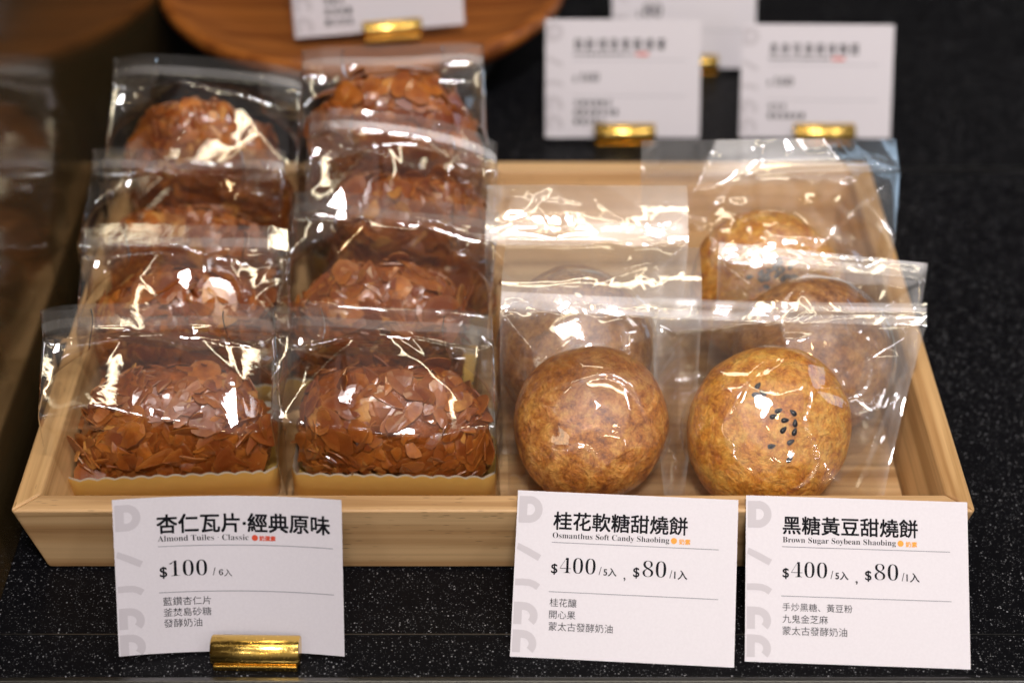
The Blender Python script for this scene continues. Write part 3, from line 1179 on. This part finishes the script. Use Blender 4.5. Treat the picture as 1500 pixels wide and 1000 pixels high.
def pouch(seed, label, loc, lean, left, right, top, bottom, seal, yaw=0.0, roll=0.0, back_bend=0.0, R0=BR, T0_=BT, corner=0.0, crinkle=0):
    """flat pillow pouch round a bun at its local origin; left/right/top/bottom: distances from the bun's centre to the edges"""
    rng = np.random.default_rng(seed + 900)
    t = thing('cellophane_pouch', label, 'bag', loc, (0, 0, yaw), 'clear pouches of shaobing')
    M = np.array((Euler((math.pi / 2 - lean, 0, 0)).to_matrix() @ Euler((0, 0, roll)).to_matrix()))
    nu, nv = 130, 130
    U, Vv = np.meshgrid(np.linspace(0, 1, nu), np.linspace(-bottom, top, nv))
    # the side edges wander and draw in towards the bottom
    ew = Waves(rng, 4, 6, 20, 2)
    drawn = 1 - 0.15 * np.clip((seal - Vv) / (seal + bottom), 0, 1)
    lf = left * drawn + 0.0016 * ew(Vv, Vv * 0 + 1)
    rt = right * (2 * drawn - 1 if right > 0.06 else drawn) + 0.0016 * ew(Vv, Vv * 0 + 7)
    lf, rt = np.maximum(lf, R0 + 0.003), np.maximum(rt, R0 + 0.003)
    U = -lf + U * (lf + rt)
    wv = Waves(rng, 5, 3, 8, 2)
    r = np.hypot(U, Vv) + 1e-9
    near = np.clip((seal - Vv) / 0.014, 0, 1)
    th = np.arctan2(Vv, U)
    # distance from the centre to the border of the sealed area in this direction
    vt = seal
    cx_, sy_ = np.cos(th), np.sin(th)
    with np.errstate(divide='ignore'):
        bx = np.where(cx_ > 0, rt / np.maximum(cx_, 1e-6), lf / np.maximum(-cx_, 1e-6))
        by = np.where(sy_ > 0, vt / np.maximum(sy_, 1e-6), bottom / np.maximum(-sy_, 1e-6))
    bd = np.minimum(bx, by)
    rb = R0 * (0.56 + 0.13 * np.sin(2 * th + seed) + 0.09 * np.sin(3 * th + 2.1 * seed))
    hb0 = T0_ * (1 - (rb / R0) ** 2.5) ** 0.5
    bun = np.where(r < R0, T0_ * np.clip(1 - (r / R0) ** 2.5, 0, 1) ** 0.475, 0)
    s = np.clip((r - rb) / np.maximum(bd - rb, 0.004), 0, 1)
    tent = (hb0 + 0.0015) * (1 - s) ** 1.05
    freq = 15
    tri = lambda x: np.abs(np.mod(x, 2) - 1) * 2 - 1
    outV = []
    border = np.minimum(np.minimum(U + lf, rt - U), Vv + bottom)
    bw = np.clip(border / 0.010, 0, 1)
    above = np.clip((Vv - vt) / 0.006, 0, 1)
    sheets = []
    for sgn in (1, -1):
        r2 = np.random.default_rng(seed * 13 + (3 if sgn > 0 else 4))
        pher = r2.uniform(0, 2)
        # the film spans the bun in slightly curved facets: the lower hull of planes touching it
        poly = np.full_like(U, 9.0)
        npl = 17
        for q in range(npl):
            rq = R0 * 0.90 * math.sqrt((q + 0.5) / npl)
            tq = q * 2.39996 + pher * 3 + r2.uniform(-0.35, 0.35)
            hq = T0_ * (1 - (rq / R0) ** 2.5) ** 0.475
            gq = -T0_ * 0.475 * (1 - (rq / R0) ** 2.5) ** -0.525 * 2.5 * (rq / R0) ** 1.5 / R0
            dirx, diry = math.cos(tq), math.sin(tq)
            poly = np.minimum(poly, hq + gq * ((U - rq * dirx) * dirx + (Vv - rq * diry) * diry) + r2.uniform(0, 0.0012))
        skin = np.maximum(0.6 * poly + 0.4 * bun, bun) + 0.0008
        tent2 = tent * (1 + 0.22 * np.sin(2 * th + pher * 2) * np.clip(s * 3, 0, 1))
        kk = 0.0013
        def smax(p, q):
            mx = np.maximum(p, q)
            return mx + kk * np.log(np.exp((p - mx) / kk) + np.exp((q - mx) / kk))
        base_f = np.where(r < rb, 0.0, tent2)
        wgt = np.clip((r - rb * 0.8) / (rb * 0.3), 0, 1)
        f = np.where(r < rb * 0.8, skin, smax(np.maximum(np.where(r < R0, np.minimum(skin, bun + 0.004), 0), 0), tent2 * wgt))
        rad = tri(th * freq / math.pi + pher + 0.5 * np.sin(3 * th + pher * 3)) * 0.5 + tri(th * 9.3 / math.pi + 1.3 * pher) * 0.5
        out_w = np.clip((r - 0.88 * R0) / (0.35 * R0), 0, 1) * bw * (1 - above)
        f = f + 0.0013 * rad * out_w * (1 - 0.6 * s)
        crs = hinge(r2, U, Vv + bottom, 7, 0.0026, 0.008, 0.020, max(left, right), top + bottom, 0.025, 0.07) + hinge(r2, U, Vv + bottom, 6, 0.0008, 0.0014, 0.003, max(left, right), top + bottom, 0.02, 0.07)
        if crinkle:
            crs = crs + hinge(r2, U, Vv + bottom, crinkle, 0.0026, 0.003, 0.010, max(left, right), top + bottom, 0.02, 0.06)
        pl = planes(r2, U, Vv + bottom, 6, 0.085, max(left, right), top + bottom)
        on_bun = np.clip((r - 0.55 * R0) / (0.35 * R0), 0.0, 1)
        f = f + (crs * (0.16 + 0.84 * on_bun)) * bw * (0.18 + 0.82 * (near if not crinkle else np.maximum(near, 0.7))) + pl * bw * on_bun * (1 - above) * 0.55
        # loose crinkles where the film lies on the bun
        f = f + 0.00012 * np.abs(tri((U * 0.8 + Vv * 0.6) * 95 + 2 * wv(U, Vv))) * (1 - on_bun) * (np.clip(wv(U * 1.5, Vv * 1.5), 0, 1))
        f = np.maximum(f, 0.0003)
        f = f * np.where(Vv > vt, 0.12, 1.0) if False else np.where(Vv > vt, np.minimum(f, 0.0006 + 0.0015 * above), f)
        sheets.append(f * sgn)
    # the whole pouch waves and its top bends
    mid = 0.0022 * wv(U * 0.8, Vv * 0.8 + 5) * np.clip((r - R0) / 0.03, 0, 1)
    hz = np.clip(Vv - seal * 0.8, 0, None)
    fl = 0.0004 * tri(U * 26 + 1.5 * wv(U, Vv)) * above
    mid = mid - corner * np.clip((U - right * 0.62) + (Vv - top * 0.72) * 0.7, 0, None) + corner * 0.6 * np.clip((-U - left * 0.55) + (Vv - top * 0.7) * 0.5, 0, None)
    VV, FF = [], []
    for q, f in enumerate(sheets):
        Wz = f + mid + fl - back_bend * hz * hz / 0.05
        edge_in = 0.0016 * wv(Vv * 0.0 + 3 + q * 0, Vv)
        P = np.stack([U * (1 - 0.02 * np.clip(np.abs(Vv) / 0.06, 0, 1)) + edge_in * np.abs(U) / max(left, right), Vv + 0.0010 * wv(U, U * 0 + 2) * above, Wz], -1).reshape(-1, 3) @ M.T
        b0 = len(VV)
        VV += [tuple(p) for p in P]
        FF += grid_faces(nv, nu, base=b0, flip=(q == 1))
    mesh_obj('film', VV, FF, POUCH_OLD if crinkle else POUCH, t, smooth=True)
    # crimped seal strip
    i0 = int(np.searchsorted(Vv[:, 0], seal))
    hs = max(3, int(0.0085 / ((top + bottom) / (nv - 1))))
    V2 = []
    i1 = min(nv - 1, i0 + hs)
    Wz = sheets[0] + mid + fl - back_bend * hz * hz / 0.05
    for i in range(i0, i1 + 1):
        for j in range(2, nu - 2):
            V2.append(tuple(M @ np.array([U[i, j] * 0.985, Vv[i, j], Wz[i, j] + 0.0005])))
    mesh_obj('crimped_seal', V2, grid_faces(i1 - i0 + 1, nu - 4), SEAL, t, smooth=True)
    return t


L1 = R(43)
sd_front = [(-0.0069, 0.0178, 1.0), (-0.0080, 0.0137, 0.2), (-0.0049, 0.0143, 2.4), (-0.0036, 0.0100, -0.7), (0.0016, 0.0061, 0.4), (-0.0006, 0.0036, 0.2), (0.0080, 0.0053, 2.4), (0.0044, 0.0020, 0.1),
            (0.0088, 0.0008, 1.5), (0.0036, -0.0022, 0.8), (0.0085, -0.0030, 1.2), (-0.0016, -0.0093, 0.2), (0.0069, -0.0075, 0.5), (0.0065, -0.0150, 0.9)]
shaobing(1, 'golden shaobing with a trail of black sesame at the front right of the tray', (0.1170, 0.664, 0.0415), L1, BUN_GOLD, sd_front)
shaobing(2, 'dark brown shaobing at the front, next to the bagged tuiles', (0.0368, 0.668, 0.0420), L1, BUN_BROWN, R0=0.0362, T0_=0.0268)
shaobing(3, 'blurred shaobing half hidden behind the dark brown front one', (0.0300, 0.716, 0.049), R(40), BUN_MID)
shaobing(4, 'blurred brown shaobing showing to the right behind the sesame one', (0.1440, 0.713, 0.047), R(40), BUN_MID)
rr_ = random.Random(4)
shaobing(5, 'rearmost shaobing with a dark sesame patch, seen through several films', (0.1280, 0.767, 0.050), R(40), BUN_GOLD, [(rr_.gauss(0, 0.006), rr_.gauss(0.006, 0.004), rr_.uniform(0, 3)) for _ in range(26)])

pouch(11, 'clear pouch round the golden sesame shaobing at the front right, with an embossed seal strip', (0.1170, 0.664, 0.0415), L1, 0.052, 0.075, 0.061, 0.046, 0.050, back_bend=0.1, roll=R(-1.5))
pouch(2, 'clear pouch round the dark brown front shaobing, next to the bagged tuiles', (0.0368, 0.668, 0.0420), L1, 0.046, 0.050, 0.086, 0.047, 0.050, back_bend=0.2, roll=R(-2), R0=0.0362, T0_=0.0268)
pouch(3, 'blurred clear pouch behind the dark brown front shaobing', (0.0300, 0.716, 0.049), R(40), 0.044, 0.054, 0.080, 0.050, 0.052, back_bend=0.2, crinkle=16)
pouch(4, 'clear pouch behind the golden sesame shaobing, reaching over the right rim', (0.1440, 0.713, 0.047), R(40), 0.052, 0.052, 0.050, 0.050, 0.042, back_bend=0.2, roll=R(-6), crinkle=16)
pouch(5, 'rearmost clear pouch rising above the back board, its corner reflecting blue', (0.1280, 0.767, 0.050), R(32), 0.064, 0.074, 0.073, 0.050, 0.056, back_bend=0.15, roll=R(2), corner=0.62, crinkle=34)
